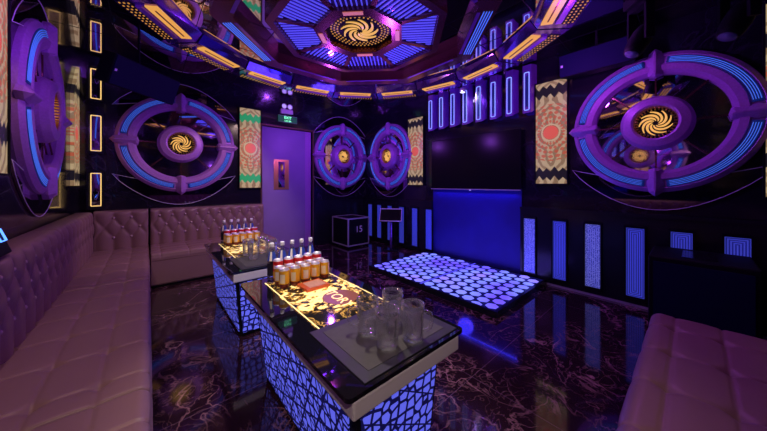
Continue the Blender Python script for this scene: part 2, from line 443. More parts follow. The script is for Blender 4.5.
# ------------------------------------------------------------------ amber frames
def rrect(w,h,r,y,n=5):
    p=[]
    for (sx,sz,a0) in ((1,1,0),(-1,1,PI/2),(-1,-1,PI),(1,-1,1.5*PI)):
        for i in range(n+1):
            a=a0+PI/2*i/n; p.append((sx*(w/2-r)+r*cos(a),y,sz*(h/2-r)+r*sin(a)))
    return p
for z0,z1,l in ((.92,1.34,'lowest of the three amber outlined light frames left of the rear medallion'),(1.60,2.05,'middle of the three amber outlined light frames left of the rear medallion'),(2.24,2.62,'topmost of the three amber outlined light frames left of the rear medallion')):
    t=thing('amber_light_frame',l,'wall light',(-.485,YB,(z0+z1)/2),0,'amber wall frames')
    h=z1-z0
    MB().box(-.045,.045,-.02,0,-h/2,h/2).build('backing_plate','mirror',t)
    MB().tube(rrect(.085,h-.02,.004,-.024),.0048,closed=True).build('glowing_outline','amber',t)
    MB().box(-.075,-.055,-.06,0,-h/2-.03,h/2+.03).box(.055,.075,-.06,0,-h/2-.03,h/2+.03).box(-.055,.055,-.06,0,h/2+.01,h/2+.03).box(-.055,.055,-.06,0,-h/2-.03,-h/2-.01).build('housing','black',t)

# ------------------------------------------------------------------ pilasters above the television
names=['first','second','third','fourth','fifth','sixth','seventh','last']
for k in range(8):
    y=2.90-k*(1.53/7)
    lab=('leftmost' if k==0 else 'rightmost' if k==7 else names[k])+' of the eight blue neon fins above the television, counted from the left'
    t=thing('neon_wall_fin',lab,'wall light',(XR,y,2.36),-PI/2,'neon fins above the television')
    a=[(-.085,0),(-.05,-.085),(.05,-.085),(.085,0)]
    MB().prism([(-.085,0,-.22),(-.05,-.085,-.27),(.05,-.085,-.27),(.085,0,-.22)],[(x,q,.33) for x,q in a]).build('fin_body','violetg',t)
    MB().tube(rrect(.056,.47,.012,-.092),.0048,closed=True).build('neon_outline','neon',t)
    MB().box(-.014,.014,-.089,-.085,-.19,.19).build('inner_strip','ledch',t)

# ------------------------------------------------------------------ lower glowing panels
ys=[(1.345,'sparkle','right beside the blue wall under the television'),(1.02,'stripes','second to the right of the blue wall, beside the stage'),(.71,'sparkle','third to the right of the blue wall, with sparkling top'),(.375,'stripes','just left of the black subwoofer'),
    (.07,'stripes','peeping over the left half of the black subwoofer'),(-.235,'stripes','peeping over the right half of the black subwoofer'),
    (2.95,'stripes','left of the blue wall, nearest the stage corner'),(3.27,'stripes','left of the blue wall, second from the stage'),(3.60,'stripes','right beside the kiosk stand'),(3.93,'stripes','behind the kiosk stand'),(4.25,'stripes','left of the kiosk stand'),(4.55,'stripes','in the far corner by the road case')]
for y,m,l in ys:
    t=thing('wall_light_panel','tall blue striped wainscot light '+l,'wall light',(3.60,y,.43),0,'blue wainscot lights')
    MB().box(-.010,0,-.065,.065,-.335,.335).build('light_face',m,t)
    MB().box(-.022,0,-.080,-.066,-.36,.36).box(-.022,0,.066,.080,-.36,.36).box(-.022,0,-.066,.066,.337,.36).box(-.022,0,-.066,.066,-.36,-.337).build('surround','blackm',t)

# ------------------------------------------------------------------ television
t=thing('television','wide black flat television on the blue wall','television',(3.60,2.165,1.515))
MB().box(-.02,.0,-.72,.72,-.40,.40).box(0,.06,-.3,.3,-.2,.2).build('casing','blackm',t,bev=.004)
MB().box(-.023,-.02,-.706,.706,-.385,.39).build('screen','screen',t)
MB().box(-.026,-.02,-.72,.72,-.40,-.388).build('lower_bezel','silver',t)
MB().box(-.024,-.018,-.012,.012,-.412,-.400).build('indicator','lens_d',t)
MB().box(.0,.045,-.66,.66,-.40,-.392).build('led_strip',mat('strip_blue',(.1,.1,1),.4,0,(.06,.05,1),.6),t)

# ------------------------------------------------------------------ ceiling rose
def ring_pt(r,deg,z): return (r*cos(math.radians(deg)),r*sin(math.radians(deg)),z)
def seg_prism(mb,r0,r1,z0,z1,d0,d1,mi=0,tri=None):
    """one straight side of a polygonal ring between directions d0 and d1 (vertex radii)"""
    p=[(r0,d0),(r1,d0),(r1,d1),(r0,d1)]
    mb.prism([ring_pt(r,a,z0) for r,a in p],[ring_pt(r,a,z1) for r,a in p],mi)
rose=thing('ceiling_rose','octagonal blue ribbed ceiling rose with golden swirl at its centre','ceiling light',(CX,CY,ZC))
hb=math.cos(PI/8)
for k in range(8):
    a0=22.5+45*k; a1=a0+45; am=math.radians(a0+22.5)
    m=MB(); seg_prism(m,.42,.80,-.05,-.03,a0+.5,a1-.5)
    sect=m.build('sector_glass','finbg',rose)
    m=MB(); R=Matrix.Rotation(am,4,'Z')
    for j in range(-7,8):
        ty=j*.042; 
        rin=max(.44*hb,abs(ty)/math.tan(PI/8)+.03); rout=.77*hb
        if rout-rin>.03: m.box(rin,rout,ty-.005,ty+.005,-.058,-.049,0,R)
    m.build('light_ribs','fin',sect)
m=MB()
for k in range(8):
    a0=22.5+45*k; seg_prism(m,.78,.85,-.10,0,a0,a0+45)
m.build('outer_frame','copper',rose)
m=MB()
for k in range(8):
    a0=22.5+45*k; seg_prism(m,.335,.44,-.09,0,a0,a0+45)
inn=m.build('inner_frame','copper',rose)
for k in (1,3,5,7):
    m=MB(); R=Matrix.Rotation(math.radians(k*45),4,'Z'); m.box(.345,.385,-.085,.085,-.096,-.088,0,R); m.build('salmon_light','pink_e',inn)
for k in range(8):
    R=Matrix.Rotation(math.radians(22.5+45*k),4,'Z')
    MB().box(.42,.80,-.022,.022,-.075,-.03,0,R).build('radial_bar','copper',rose)
m=MB(); m.prism([ring_pt(.335,22.5+45*k,-.03) for k in range(8)],[ring_pt(.335,22.5+45*k,-.01) for k in range(8)])
for rr,n in ((.215,34),(.245,38),(.275,42)):
    for k in range(n):
        a=2*PI*k/n
        if rr>.33*hb/max(1e-3,abs(cos(((a+PI/8)%(PI/4))-PI/8)))-.02: continue
        x,y=rr*cos(a),rr*sin(a); m.box(x-.006,x+.006,y-.006,y+.006,-.036,-.030,1)
core=m.build('centre_plate',['black','gold_d'],rose)
m=MB()
for k in range(9):
    a=2*PI*k/9; pl=[]
    for i in range(15):
        f=i/14; r=.03+.15*f; th=a-1.6*f; w=.0125*sin(PI*(.08+.84*f))+.002; pl.append((r,th,w))
    A=[((r-w*.55)*cos(th-w/(r+.03)*1.0),(r-w*.55)*sin(th-w/(r+.03)*1.0)) for r,th,w in pl]; B=[((r+w*.55)*cos(th+w/(r+.03)*1.0),(r+w*.55)*sin(th+w/(r+.03)*1.0)) for r,th,w in pl]
    n=len(pl); vs=[(x,y,-.034) for x,y in A]+[(x,y,-.040) for x,y in B]+[(x,y,-.03) for x,y in A]+[(x,y,-.03) for x,y in B]
    fs=[(i,i+1,n+i+1,n+i) for i in range(n-1)]+[(n+i,n+i+1,3*n+i+1,3*n+i) for i in range(n-1)]+[(i,i+1,2*n+i+1,2*n+i) for i in range(n-1)]
    m.add(vs,fs)
m.build('golden_swirl','swirl',core)
# middle octagonal beam
mid=thing('octagonal_ceiling_beam','copper coloured octagonal beam with blue light lines around the ceiling rose','ceiling beam',(CX,CY,ZC))
for k in range(8):
    a0=22.5+45*k; m=MB(); seg_prism(m,1.10,1.27,-.12,0,a0,a0+45)
    b_=m.build('beam_side',['copper'],mid)
    R=Matrix.Rotation(math.radians(a0+22.5),4,'Z')
    m=MB()
    for j in range(4):
        x=1.075+.022*j; m.box(x-.0035,x+.0035,-.36,.36,-.126,-.119,0,R)
    
    if k in (2,6): m.build('blue_line_lights','led',b_)
    MB().box(1.020,1.050,-.35,.35,-.123,-.119,0,R).build('amber_line','violetg',b_)
# outer ring of sixteen housings
for k in range(16):
    d0=22.5*k; d1=d0+22.5; am=math.radians(d0+11.25); R=Matrix.Rotation(am,4,'Z'); h=math.cos(PI/16)
    wall_side = (cos(am)>.90)
    ro=1.96 if not wall_side else 1.93
    where={0:'in front of the neon fins, left half',15:'in front of the neon fins, right half',14:'upper right of the television wall',1:'above the left sun panel',2:'above the far corner medallions',3:'above the medallion beside the door',4:'above the door',5:'above the panel with green bands',6:'above the rear medallion',7:'by the hanging corner speaker'}.get(k,'over the near part of the room')
    t=thing('ceiling_light_housing','violet ceiling ring housing with amber bar '+where,'ceiling light',(CX,CY,ZC),0,'ceiling ring housings over the near part of the room' if 'near part' in where else 'ceiling ring housings')
    m=MB(); g=.35
    p0=[(1.60,d0+g),(ro,d0+g),(ro,d1-g),(1.60,d1-g)]; p1=[(1.67,d0+g),(ro,d0+g),(ro,d1-g),(1.66,d1-g)]
    m.prism([ring_pt(r,a,-.085) for r,a in p1],[ring_pt(r,a,0) for r,a in p0]); m.build('housing','housing',t)
    L=.24
    b_=MB().box(1.67*h,1.765*h,-L,L,-.097,-.084,0,R).build('amber_bar','gold_e',t)
    MB().box(1.708*h,1.720*h,-L*.8,L*.8,-.101,-.096,0,R).build('centre_slit','copper',b_)
    MB().box(1.785*h,1.835*h,-L,L,-.105,-.084,0,R).build('ridge','violetg',t)
    if not wall_side:
        m=MB().box(1.85*h,1.95*h,-L-.04,L+.04,-.091,-.084,0,R)
        for i in range(3):
            for j in range(14):
                x=(1.867+.033*i)*h; y=-L-.02+j*(2*L+.04)/13; m.box(x-.0058,x+.0058,y-.0058,y+.0058,-.095,-.091,1,R)
        m.build('perforated_amber_grille',['black','gold_d'],t)

# ------------------------------------------------------------------ sofas
def sheet(prof,L,off,nt_,T,name,parent,matn='leather'):
    """prof: dense list of (d,z,nd,nz,s); length along local x; d towards -y"""
    n=len(prof); vs=[]
    for i in range(nt_+1):
        tt=L*i/nt_
        for (d,z,nd,nz_,s) in prof:
            o=off(tt,s); 
            vs.append((tt,-(d+nd*o),z+nz_*o))
    fs=[]
    for i in range(nt_):
        for j in range(n-1): fs.append((i*n+j,(i+1)*n+j,(i+1)*n+j+1,i*n+j+1))
        fs.append((i*n+n-1,(i+1)*n+n-1,(i+1)*n,i*n))
    fs+=[tuple(range(n)),tuple(range(nt_*n+n-1,nt_*n-1,-1))]
    return MB().add(vs,fs,0,True,T).build(name,matn,parent)
def seat_prof(D,z1,r=.045,z0=.03,step=.0075):
    P=[]; s=0
    k=int((D-r)/step)
    for i in range(k): d=(D-r)*i/k; P.append((d,z1,0,1,d))
    for i in range(8): a=PI/2*i/7; P.append((D-r+r*sin(a),z1-r+r*cos(a),sin(a),cos(a),D-r+r*a))
    s0=D-r+r*PI/2; k=16
    for i in range(1,k+1): z=(z1-r)+(z0-z1+r)*i/k; P.append((D,z,1,0,s0+(z1-r-z)))
    P.append((0,z0,0,0,9)); return P
def back_prof(Dp,z0,z1,r=.035,step=.012):
    P=[]; k=int((z1-r-z0)/step)
    for i in range(k): z=z0+(z1-r-z0)*i/k; P.append((Dp,z,1,0,z))
    for i in range(8): a=PI/2*i/7; P.append((Dp-r+r*cos(a),z1-r+r*sin(a),cos(a),sin(a),z1-r+r*a))
    P.append((.02,z1,0,1,9)); P.append((0,z1-.02,0,0,9)); P.append((0,z0,0,0,9)); return P
def seat_off(gx0,gx,gd0,gd,D,L_):
    def f(t,s):
        if s>D+.03: return .0
        u=(t-gx0)/gx; v=(s-gd0)/gd
        du=abs(u-round(u))*gx; dv=abs(v-round(v))*gd
        h=.004*(min(1,du/.07)**.7)+.004*(min(1,dv/.06)**.7)-.007*math.exp(-(du/.006)**2)-.006*math.exp(-(dv/.006)**2)-.008*math.exp(-min(t,L_-t)/.006)
        on = s<D-.06 and s>.05
        h-= .016*math.exp(-(du*du+dv*dv)/.0006) if on else 0
        e=min(t,1e9); return h
    return f
def add_back(name,parent,T,L,Dp,z0,z1,zr,px,x0,ncol,btn=True):
    """diamond tufting: rows zr, column pitch px"""
    pz=zr[2]-zr[0]
    def off(t,s):
        if s>z1+.02: return 0
        a=(t-x0)/px+(s-zr[0])/pz; b=(t-x0)/px-(s-zr[0])/pz
        if s>zr[2]: b=(t-x0)/px-1; a=(t-x0)/px+1
        if s<zr[0]: a=b=(t-x0)/px
        v=abs(sin(PI*a))*abs(sin(PI*b))
        h=.030*(v**.38)
        fade=min(1,max(0,(z1-s)/.05)); fe=min(1,min(t,L-t)/.03)
        return (h*fade-.012*(fade))*fe
    o=sheet(back_prof(Dp,z0,z1),L,off,int(L/.0125),T,name,parent)
    if btn:
        for ri,z in enumerate(zr):
            for c in range(ncol):
                x=x0+px*(c+(.5 if ri==1 else 0))
                if x>L-.03 or x<.03: continue
                q=T@Vector((x,-(Dp-.006),z))
                b=MB().lathe([(0,.016),(.008,.0145),(.0145,.009),(.016,0),(.015,-.006)],14,0,T.to_3x3().to_4x4()@RX).build('button','btn',o,loc=q)
    return o
ZR=(.545,.665,.785)
def TM(x,y,rz): return Matrix.Translation((x,y,0))@Matrix.Rotation(rz,4,'Z')
SD=.50; SZ=.40
def sofa(label,loc,rz,L,backs,gx0,gx,depth=.65,bd=.15,btn=True,zs=SZ):
    loc=(loc[0]+.008*sin(rz),loc[1]-.008*cos(rz),0)
    t=thing('tufted_sofa',label,'sofa',loc,rz,'tufted mauve sofa sections')
    I=Matrix.Identity(4)
    sd=depth-bd
    o=sheet(seat_prof(sd,zs),L,seat_off(gx0,gx,sd-.165*3 if sd<.6 else .05,.17,sd,L),int(L/.0065),Matrix.Translation((0,-bd,0)),'seat',t)
    MB().box(0.01,L-.01,-depth+.02,0,0.0,.045).build('plinth','blackm',t)
    MB().tube([(0.0,-(depth+.001),zs-.085),(L,-(depth+.001),zs-.085)],.004,seg=6).build('piping','leather',o)
    return t
# left long sofa along the left wall (local x -> +y needs facing +x): rotz=PI/2: local x->y, local -y->+x
ls1=sofa('mauve tufted corner section of the long sofa, farthest section along the left wall',(XL,3.06,0),PI/2,YB-3.07,None,.10,.295)
add_back('backrest',ls1,Matrix.Identity(4),YB-3.06-.22,.15,.36,.87,ZR,.16,.09,11)
# its corner back on the back wall: local frame of sofa rotated; world T then inverse
def world_T(x,y,rz,root):
    W=TM(x,y,rz); R=TM(root.location.x,root.location.y,root.rotation_euler.z); return R.inverted()@W
add_back('corner_backrest',ls1,world_T(XL+.16,YB-.008,0,ls1),.49,.19,.36,.87,ZR,.16,.17,4)
ls2=sofa('mauve tufted middle section of the long sofa along the left wall',(XL,1.42,0),PI/2,1.635,None,.13,.295)
add_back('backrest',ls2,Matrix.Identity(4),1.632,.15,.36,.87,ZR,.16,.1,11)
ls3=sofa('mauve tufted nearest section of the long sofa, left of the camera',(XL,-.64,0),PI/2,2.055,None,.10,.295)
add_back('backrest',ls3,Matrix.Identity(4),2.05,.15,.36,.87,ZR,.16,.1,13)
bs=sofa('mauve tufted sofa along the back wall, between the corner and the door',(.022,YB,0),0,1.41,None,.09,.27,.78,.19)
add_back('backrest',bs,Matrix.Identity(4),1.41,.19,.36,.87,ZR,.138,.09,10)
# near sofa along the near wall, faces +y: rotz=PI ; local x -> -x
ns=sofa('mauve tufted sofa section in the lower right corner, in front of the black subwoofer',(2.38,YN,0),PI,2.36,None,.195,.325,.81,.15)
add_back('backrest',ns,Matrix.Identity(4),2.36,.15,.36,.87,ZR,.16,.1,15)

# ------------------------------------------------------------------ tables
def table(label,x,y):
    t=thing('bar_table',label,'table',(x,y,0),0,'lit bar tables')
    # origin: near-left corner of the glass
    W,L=.63,1.30
    bt=[(.035,.02),(.46,.02),(.46,1.10),(.035,1.10)]; bb=[(.075,.05),(.43,.05),(.43,1.02),(.075,1.02)]
    MB().prism([(a,b,.0) for a,b in bb],[(a,b,.445) for a,b in bt]).build('body','blackm',t)
    def face(p,q,P,Q,m,n):
        z0,z1=.03,.435; e=.0035
        def pt(a,A,z): f=z/.445; return Vector((a[0]+(A[0]-a[0])*f,a[1]+(A[1]-a[1])*f,z))
        c=[pt(p,P,z0),pt(q,Q,z0),pt(q,Q,z1),pt(p,P,z1)]
        mid_=(c[0]+c[1])/2; lo=c[0]*.94+c[1]*.06; 
        c=[c[0]*.96+c[1]*.04,c[1]*.96+c[0]*.04,c[2]*.96+c[3]*.04,c[3]*.96+c[2]*.04]
        nn=(c[1]-c[0]).cross(c[3]-c[0]).normalized()
        MB().prism([v+nn*.001 for v in c],[v+nn*.006 for v in c]).build('lattice_panel',m,t)
    face(bb[0],bb[1],bt[0],bt[1],'lat_f',0); face(bb[1],bb[2],bt[1],bt[2],'lat_s',0)
    face(bb[2],bb[3],bt[2],bt[3],'lat_f',0); face(bb[3],bb[0],bt[3],bt[0],'lat_s',0)
    MB().box(.01,.59,.0,1.27,.447,.5135).build('white_slab','white',t,bev=.008)
    def rr(x0,x1,y0,y1,r,z):
        P=[]
        for cx_,cy_,a0 in ((x1-r,y1-r,0),(x0+r,y1-r,PI/2),(x0+r,y0+r,PI),(x1-r,y0+r,1.5*PI)):
            for i in range(6): a=a0+PI/2*i/5; P.append((cx_+r*cos(a),cy_+r*sin(a),z))
        return P
    g=MB().prism(rr(-.012,W,0,L,.02,.514),rr(-.012,W,0,L,.02,.53)).build('glass_top','tabletop',t)
    o=MB().box(-.225,.225,-.365,.40,-.001,.0012).build('lit_inlay','inlay',g,loc=(.335,.80,.5305))
    MB().lathe([(0,0),(0,.0012),(.105,.0012),(.105,0)],40,sm=False).build('brown_disc','brown',o,loc=(.05,-.124,.0012))
    text('ITORY',.094,'lettering','cream_e',o,(.03,-.13,.0035),(0,0,-PI/2),.0006)
    return t
def bar_mat(label,x,y):
    t=thing('bar_mat',label,'mat',(x,y,.5305))
    MB().box(0,.53,0,.41,0,.004).build('mat_border','matb',t)
    MB().box(.045,.485,.04,.37,.004,.0055).build('mat_field','mat',t)
TB=(.475,.70); TS=(.475,2.28)
table('large lit bar table with glass mugs and gold cans, nearest the viewer',*TB)
table('farther lit bar table, between the near table and the rear sofa',*TS)
bar_mat('grey bar mat under the mugs on the near table',TB[0]+.07,TB[1]+.02)
bar_mat('grey bar mat under the mugs on the farther table',TS[0]+.07,TS[1]+.02)

def lathe_obj(prof,name,m,parent,seg=28): return MB().lathe(prof,seg).build(name,m,parent)
def make_can(kind,h,label):
    t=thing('drink_can',label,'can',(0,0,0),0)
    r=.0325; z=h
    body=[(r*.78,0.0),(r*.97,.010),(r,.016)]
    c='cangold' if kind=='gold' else 'canred'
    if kind=='gold':
        lathe_obj([(r*.78,0.0),(r*.97,.010),(r,.016),(r,.03)],'lower_band','candk',t)
        lathe_obj([(r,.03),(r,h-.009)],'can_wall',c,t)
        o=MB().lathe([(r+.0004,.036),(r+.0006,.037),(r+.0006,h-.032),(r+.0004,h-.030)],10,a0=-.45,a1=.55).build('paper_label','canwht',t); o.rotation_euler=(0,0,-2.2)
    else:
        lathe_obj([(r*.78,0.0),(r*.97,.010),(r,.016),(r,.03)],'lower_band','candk',t)
        lathe_obj([(r,.03),(r,.075)],'gold_band','cangold',t)
        lathe_obj([(r,.075),(r,h-.009)],'can_wall',c,t)
        o=MB().lathe([(r+.0004,h-.06),(r+.0006,h-.059),(r+.0006,h-.036),(r+.0004,h-.035)],14,a0=-.8,a1=.8).build('white_band','canwht',t); o.rotation_euler=(0,0,-2.1)
    lathe_obj([(r,h-.009),(r*.86,h-.004),(r*.86,h),(r*.80,h),(r*.79,h-.004),(0,h-.004)],'can_lid','silver',t)
    return t
def make_bottle(label):
    t=thing('soft_drink_bottle',label,'bottle',(0,0,0),0)
    lathe_obj([(0,0),(.026,0),(.031,.006),(.032,.03),(.030,.06),(.032,.10),(.031,.13),(.024,.165),(.0155,.20),(.0125,.215),(.0125,.235),(.0100,.235),(.0100,.214),(.013,.198),(.0215,.164),(.0285,.13),(.0295,.10),(.0275,.06),(.0290,.03),(.028,.009),(0,.006)],'glass_body','glass',t)
    lathe_obj([(.0322,.035),(.0312,.06),(.0328,.10),(.0322,.118)],'body_label','darklab',t)
    o=MB().lathe([(.0305,.135),(.0250,.164),(.0175,.195)],20).build('neck_label','bluelab',t)
    MB().lathe([(.0312,.134),(.0258,.164),(.0182,.196)],6,a0=-2.5,a1=-1.9).build('white_stripe','canwht',o)
    lathe_obj([(.0145,.228),(.0150,.230),(.0150,.250),(.0135,.255),(0,.255)],'cap','plastic',t)
    return t
def make_mug(label):
    t=thing('glass_mug',label,'mug',(0,0,0),0); t.scale=(1.2,1.2,1.06)
    lathe_obj([(0,.001),(.034,.001),(.037,.006),(.037,.02),(.0395,.11),(.041,.118),(.041,.145),(.0385,.145),(.0375,.118),(.0355,.11),(.0335,.024),(.030,.018),(0,.016)],'mug_body','glass',t)
    P=[(-.036,0,.105),(-.052,0,.106),(-.066,0,.098),(-.071,0,.08),(-.070,0,.055),(-.064,0,.038),(-.050,0,.030),(-.036,0,.031)]
    MB().tube(P,.0068,seg=8).build('handle','glass',t)
    return t
ZT=.5325
ordn=['leftmost','second','middle','fourth','rightmost']
can=make_can('gold',.122,''); rcan=make_can('red',.152,''); bot=make_bottle(''); mug=make_mug('')
first={id(can):True,id(rcan):True,id(bot):True,id(mug):True}
def place(src,loc,rz,label,group):
    if first[id(src)]:
        first[id(src)]=False; src.location=loc; src.rotation_euler=(0,0,rz); src['label']=label; src['group']=group; return src
    return dup(src,loc,rz,label,group)
for (tx,ty,tn,x0,dx,yb) in ((TB[0],TB[1],'near table',.662,.0725,1.735),(TS[0],TS[1],'farther table',.66,.0725,3.315)):
    for k in range(5):
        q=ordn[k]
        place(can,(x0+dx*k,yb,ZT),random.uniform(-.3,.3),f'gold beer can, {q} in the front can row on the {tn}',f'front row cans on the {tn}')
        place(can,(x0-.004+dx*k,yb+.068,ZT),random.uniform(-.3,.3),f'gold beer can, {q} in the half hidden second can row on the {tn}',f'second row cans on the {tn}')
        place(rcan,(x0+.010+dx*k,yb+.136,ZT),random.uniform(-.3,.3),f'taller red topped can, {q} in its row before the bottles on the {tn}',f'red cans on the {tn}')
        place(bot,(x0-.008+dx*k,yb+.205,ZT),0,f'clear bottle with white cap, {q} of five on the {tn}',f'bottles on the {tn}')
MZ=.5365
for (x,y,rz,l) in ((.74,.825,-.72,'front mug nearest the table corner on the near table'),(.738,.955,-.72,'left mug beside the lit gold inlay on the near table'),(.878,.942,2.2,'rear mug behind the others on the near table'),(.855,.79,2.6,'right mug nearest the table edge on the near table')):
    place(mug,(x,y,MZ+.0005),rz,'clear glass '+l,'mugs on the near table')
for (x,y,rz,l) in ((.70,2.72,-.72,'left mug by the gold inlay'),(.84,2.75,2.2,'rear mug by the gold inlay'),(.70,2.55,-.72,'mug at the front left'),(.85,2.53,2.5,'mug nearest the right edge')):
    zz=MZ+.0005 if y<2.6 else ZT
    place(mug,(x,y,zz),rz,'clear glass '+l+' on the farther table','mugs on the farther table')
# packet by the cans
t=thing('flat_packet','flat orange red packet lying before the gold cans on the near table','packet',(.81,1.625,.5335),.03)
MB().box(-.08,.08,-.07,.07,0,.018).build('packet_body','redbox',t,bev=.003)
MB().box(-.05,.065,-.055,.05,.018,.0195).build('printed_patch',mat('peach_print',(.75,.42,.30),.4,nz=60),t)

# ------------------------------------------------------------------ hexagon stage
t=thing('dance_platform','low dance platform of glowing violet hexagons before the television','stage',(2.33,1.15,0))
SW,SL,SH=1.26,1.84,.05
MB().box(0,SW,0,SL,0,SH).build('platform_base','black',t,bev=.004)
def hexes(y0,y1,lab):
    f=MB().box(.03,SW-.03,y0,y1,SH,SH+.004).build('floor_panel',mat('deep_blue_glass',(.01,.01,.09),.1,0,(.01,.01,.12),.4),t)
    m=MB(); px=.142; ny=7; dy=(y1-y0)/ny; 
    for j in range(ny):
        for i in range(-1,9):
            cx_=.03+px*(i+.5+(.5 if j%2 else 0)); cy_=y0+dy*(j+.5)
            pts=[]
            for a in range(6):
                th=PI/3*a+PI/2*0; px_=cx_+.060*cos(th); py_=cy_+.056*sin(th)*1.06
                pts.append((min(max(px_,.036),SW-.036),min(max(py_,y0+.004),y1-.004)))
            if max(p[0] for p in pts)-min(p[0] for p in pts)<.05: continue
            m.prism([(a,b,SH+.004) for a,b in pts],[(a,b,SH+.007) for a,b in pts])
    m.build('hexagon_lights','hex',f)
hexes(.03,.905,''); hexes(.935,SL-.03,'')
e=MB().box(.0,.022,0,SL,SH,SH+.010).box(SW-.022,SW,0,SL,SH,SH+.010).box(.022,SW-.022,0,.022,SH,SH+.010).box(.022,SW-.022,SL-.022,SL,SH,SH+.010).build('edge_trim','black',t)
MB().box(.03,SW-.03,.91,.93,SH,SH+.006).build('centre_strip','fin',t)

# ------------------------------------------------------------------ road case, kiosk, subwoofer, console
t=thing('road_case','black road case with silver edges on the floor right of the door','case',(2.78,4.18,0))
W,D,Hh=.47,.55,.50
MB().box(0,W,0,D,.05,.05+Hh).build('case_body','blackm',t)
m=MB(); r=.011
for (a,b) in ((0,0),(W,0),(0,D),(W,D)): m.box(a-r,a+r,b-r,b+r,.05-r,.05+Hh+r)
for z in (.05,.05+Hh):
    for b in (0,D): m.box(r,W-r,b-r,b+r,z-r,z+r)
    for a in (0,W): m.box(a-r,a+r,r,D-r,z-r,z+r)
m.build('metal_edging','silver',t)
for (a,b) in ((.06,.06),(W-.06,.06),(.06,D-.06),(W-.06,D-.06)): MB().lathe([(0,0),(.02,0),(.022,.006),(.022,.032),(.018,.04),(0,.04)],16).build('foot','blackm',t,loc=(a,b,0))
MB().box(.12,.35,-.012,0,.30,.40).build('carry_recess','black',t)
text('15',.17,'case_marking','frame_line',t,(.235,-.0135,.29),(PI/2,0,0))

t=thing('song_kiosk','slim pedestal kiosk with tilted white edged screen beside the stage','kiosk',(3.33,3.62,0),-.85)
MB().box(-.14,.14,-.10,.10,0,.02).build('foot_plate','black',t,bev=.004)
MB().tube([(0,.03,.02),(0,.04,.25),(0,.05,.45),(0,.02,.60)],.022,seg=12).build('column','violetg',t)
Tk=Matrix.Translation((0,0,.63))@Matrix.Rotation(.95,4,'X')
MB().box(-.20,.20,-.13,.13,-.015,.012,0,Tk).build('screen_casing','black',t)
MB().tube([tuple(Tk@Vector(p)) for p in ((-.195,-.125,.014),(.195,-.125,.014),(.195,.125,.014),(-.195,.125,.014))],.010,closed=True,seg=6).build('screen_edge','frame_line',t)
MB().box(-.18,.18,-.11,.11,.012,.014,0,Tk).build('screen','screen',t)

t=thing('subwoofer','large black subwoofer box against the right wall behind the near right sofa','speaker',(3.03,-.30,0))
MB().box(0,.53,0,.54,.02,.63).build('cabinet','blackm',t,bev=.012)
MB().box(-.012,0,.03,.51,.06,.59).build('grille','navy',t)
for (a,b) in ((.06,.06),(.47,.06),(.06,.48),(.47,.48)): MB().lathe([(0,0),(.02,0),(.02,.022),(0,.022)],12).build('foot','blackm',t,loc=(a,b,0))
MB().box(.10,.42,.18,.36,.63,.634).build('top_plate','black',t)

t=thing('control_console','small dark control box with blue lit icon on the sofa back at the left edge','control panel',(-.56,2.045,.873))
MB().prism([(-.07,-.11,0),(.07,-.11,0),(.07,.11,0),(-.07,.11,0)],[(-.07,-.11,.21),(.0,-.11,.21),(.0,.11,.21),(-.07,.11,.21)]).build('console_body','blackm',t,bev=.01)
Tc=Matrix.Translation((.046,.055,.09))@Matrix.Rotation(math.atan2(.07,.21)*-1,4,'Y')
MB().tube([tuple(Tc@Vector(p)) for p in ((0,-.03,-.028),(0,.03,-.028),(0,.03,.028),(0,-.03,.028))],.004,closed=True,seg=6).build('blue_icon','blueicon',t)

# ------------------------------------------------------------------ hanging speakers and lamps
def hang_speaker(label,c,rz,tilt,L,H_,D_):
    t=thing('hanging_speaker',label,'speaker',c,rz,'hanging black speakers')
    R=Matrix.Rotation(tilt,4,'X')
    MB().prism([(-L/2,-D_/2,-H_/2),(L/2,-D_/2,-H_/2),(L/2*.85,D_/2,-H_/2),(-L/2*.85,D_/2,-H_/2)],[(-L/2,-D_/2,H_/2),(L/2,-D_/2,H_/2),(L/2*.85,D_/2,H_/2),(-L/2*.85,D_/2,H_/2)],0,R).build('cabinet','blackm',t,bev=.008)
    MB().box(-L/2+.01,L/2-.01,-D_/2-.012,-D_/2,-H_/2+.01,H_/2-.01,0,R).build('grille','navy',t)
    MB().box(-.008,.008,-.008,.008,H_/2-.04,ZC-c[2]).build('ceiling_bracket','blackm',t)
    MB().box(-L/2+.02,-L/2+.04,-D_/2-.015,-D_/2-.012,-.012,.012,0,R).build('badge','frame_line',t)
hang_speaker('long dark blue speaker hanging in the far left corner before the rear medallion',(-.075,3.965,2.34),PI/4,.35,.74,.30,.22)
hang_speaker('long black speaker hanging above the right sun panel and beside the largest medallion',(3.50,.66,2.49),-PI/2,.15,.62,.24,.20)
def moving_head(label,c,rz):
    t=thing('moving_head_lamp',label,'stage lamp',(c[0],c[1],ZC),rz,'black moving head lamps')
    h=ZC-c[2]
    MB().box(-.09,.09,-.07,.07,-.08,0).build('base','blackm',t,bev=.01)
    MB().box(-.10,-.08,-.03,.03,-h-.03,-.10).box(.08,.10,-.03,.03,-h-.03,-.10).box(-.10,.10,-.03,.03,-.115,-.08).build('yoke','blackm',t)
    o=MB().lathe([(0,-.13),(.055,-.13),(.066,-.09),(.072,-.02),(.070,.05),(.055,.10),(.02,.125),(0,.125)],24).build('lamp_head','blackm',t,loc=(0,0,-h),rot=(.5,0,0))
    MB().lathe([(0,-.136),(.045,-.134),(.047,-.129),(0,-.129)],24).build('lens',mat('dim_lens',(.1,.1,.2),.1),o)
moving_head('black moving head lamp hanging just above the left rim of the largest medallion',(2.98,.28,2.36),.7)
moving_head('black moving head lamp hanging above the right rim of the largest medallion',(3.02,-.20,2.32),.7)
t=thing('ceiling_spotlight','small bright white spotlight at the ceiling above the neon fins','spotlight',(3.44,2.20,ZC-.13))
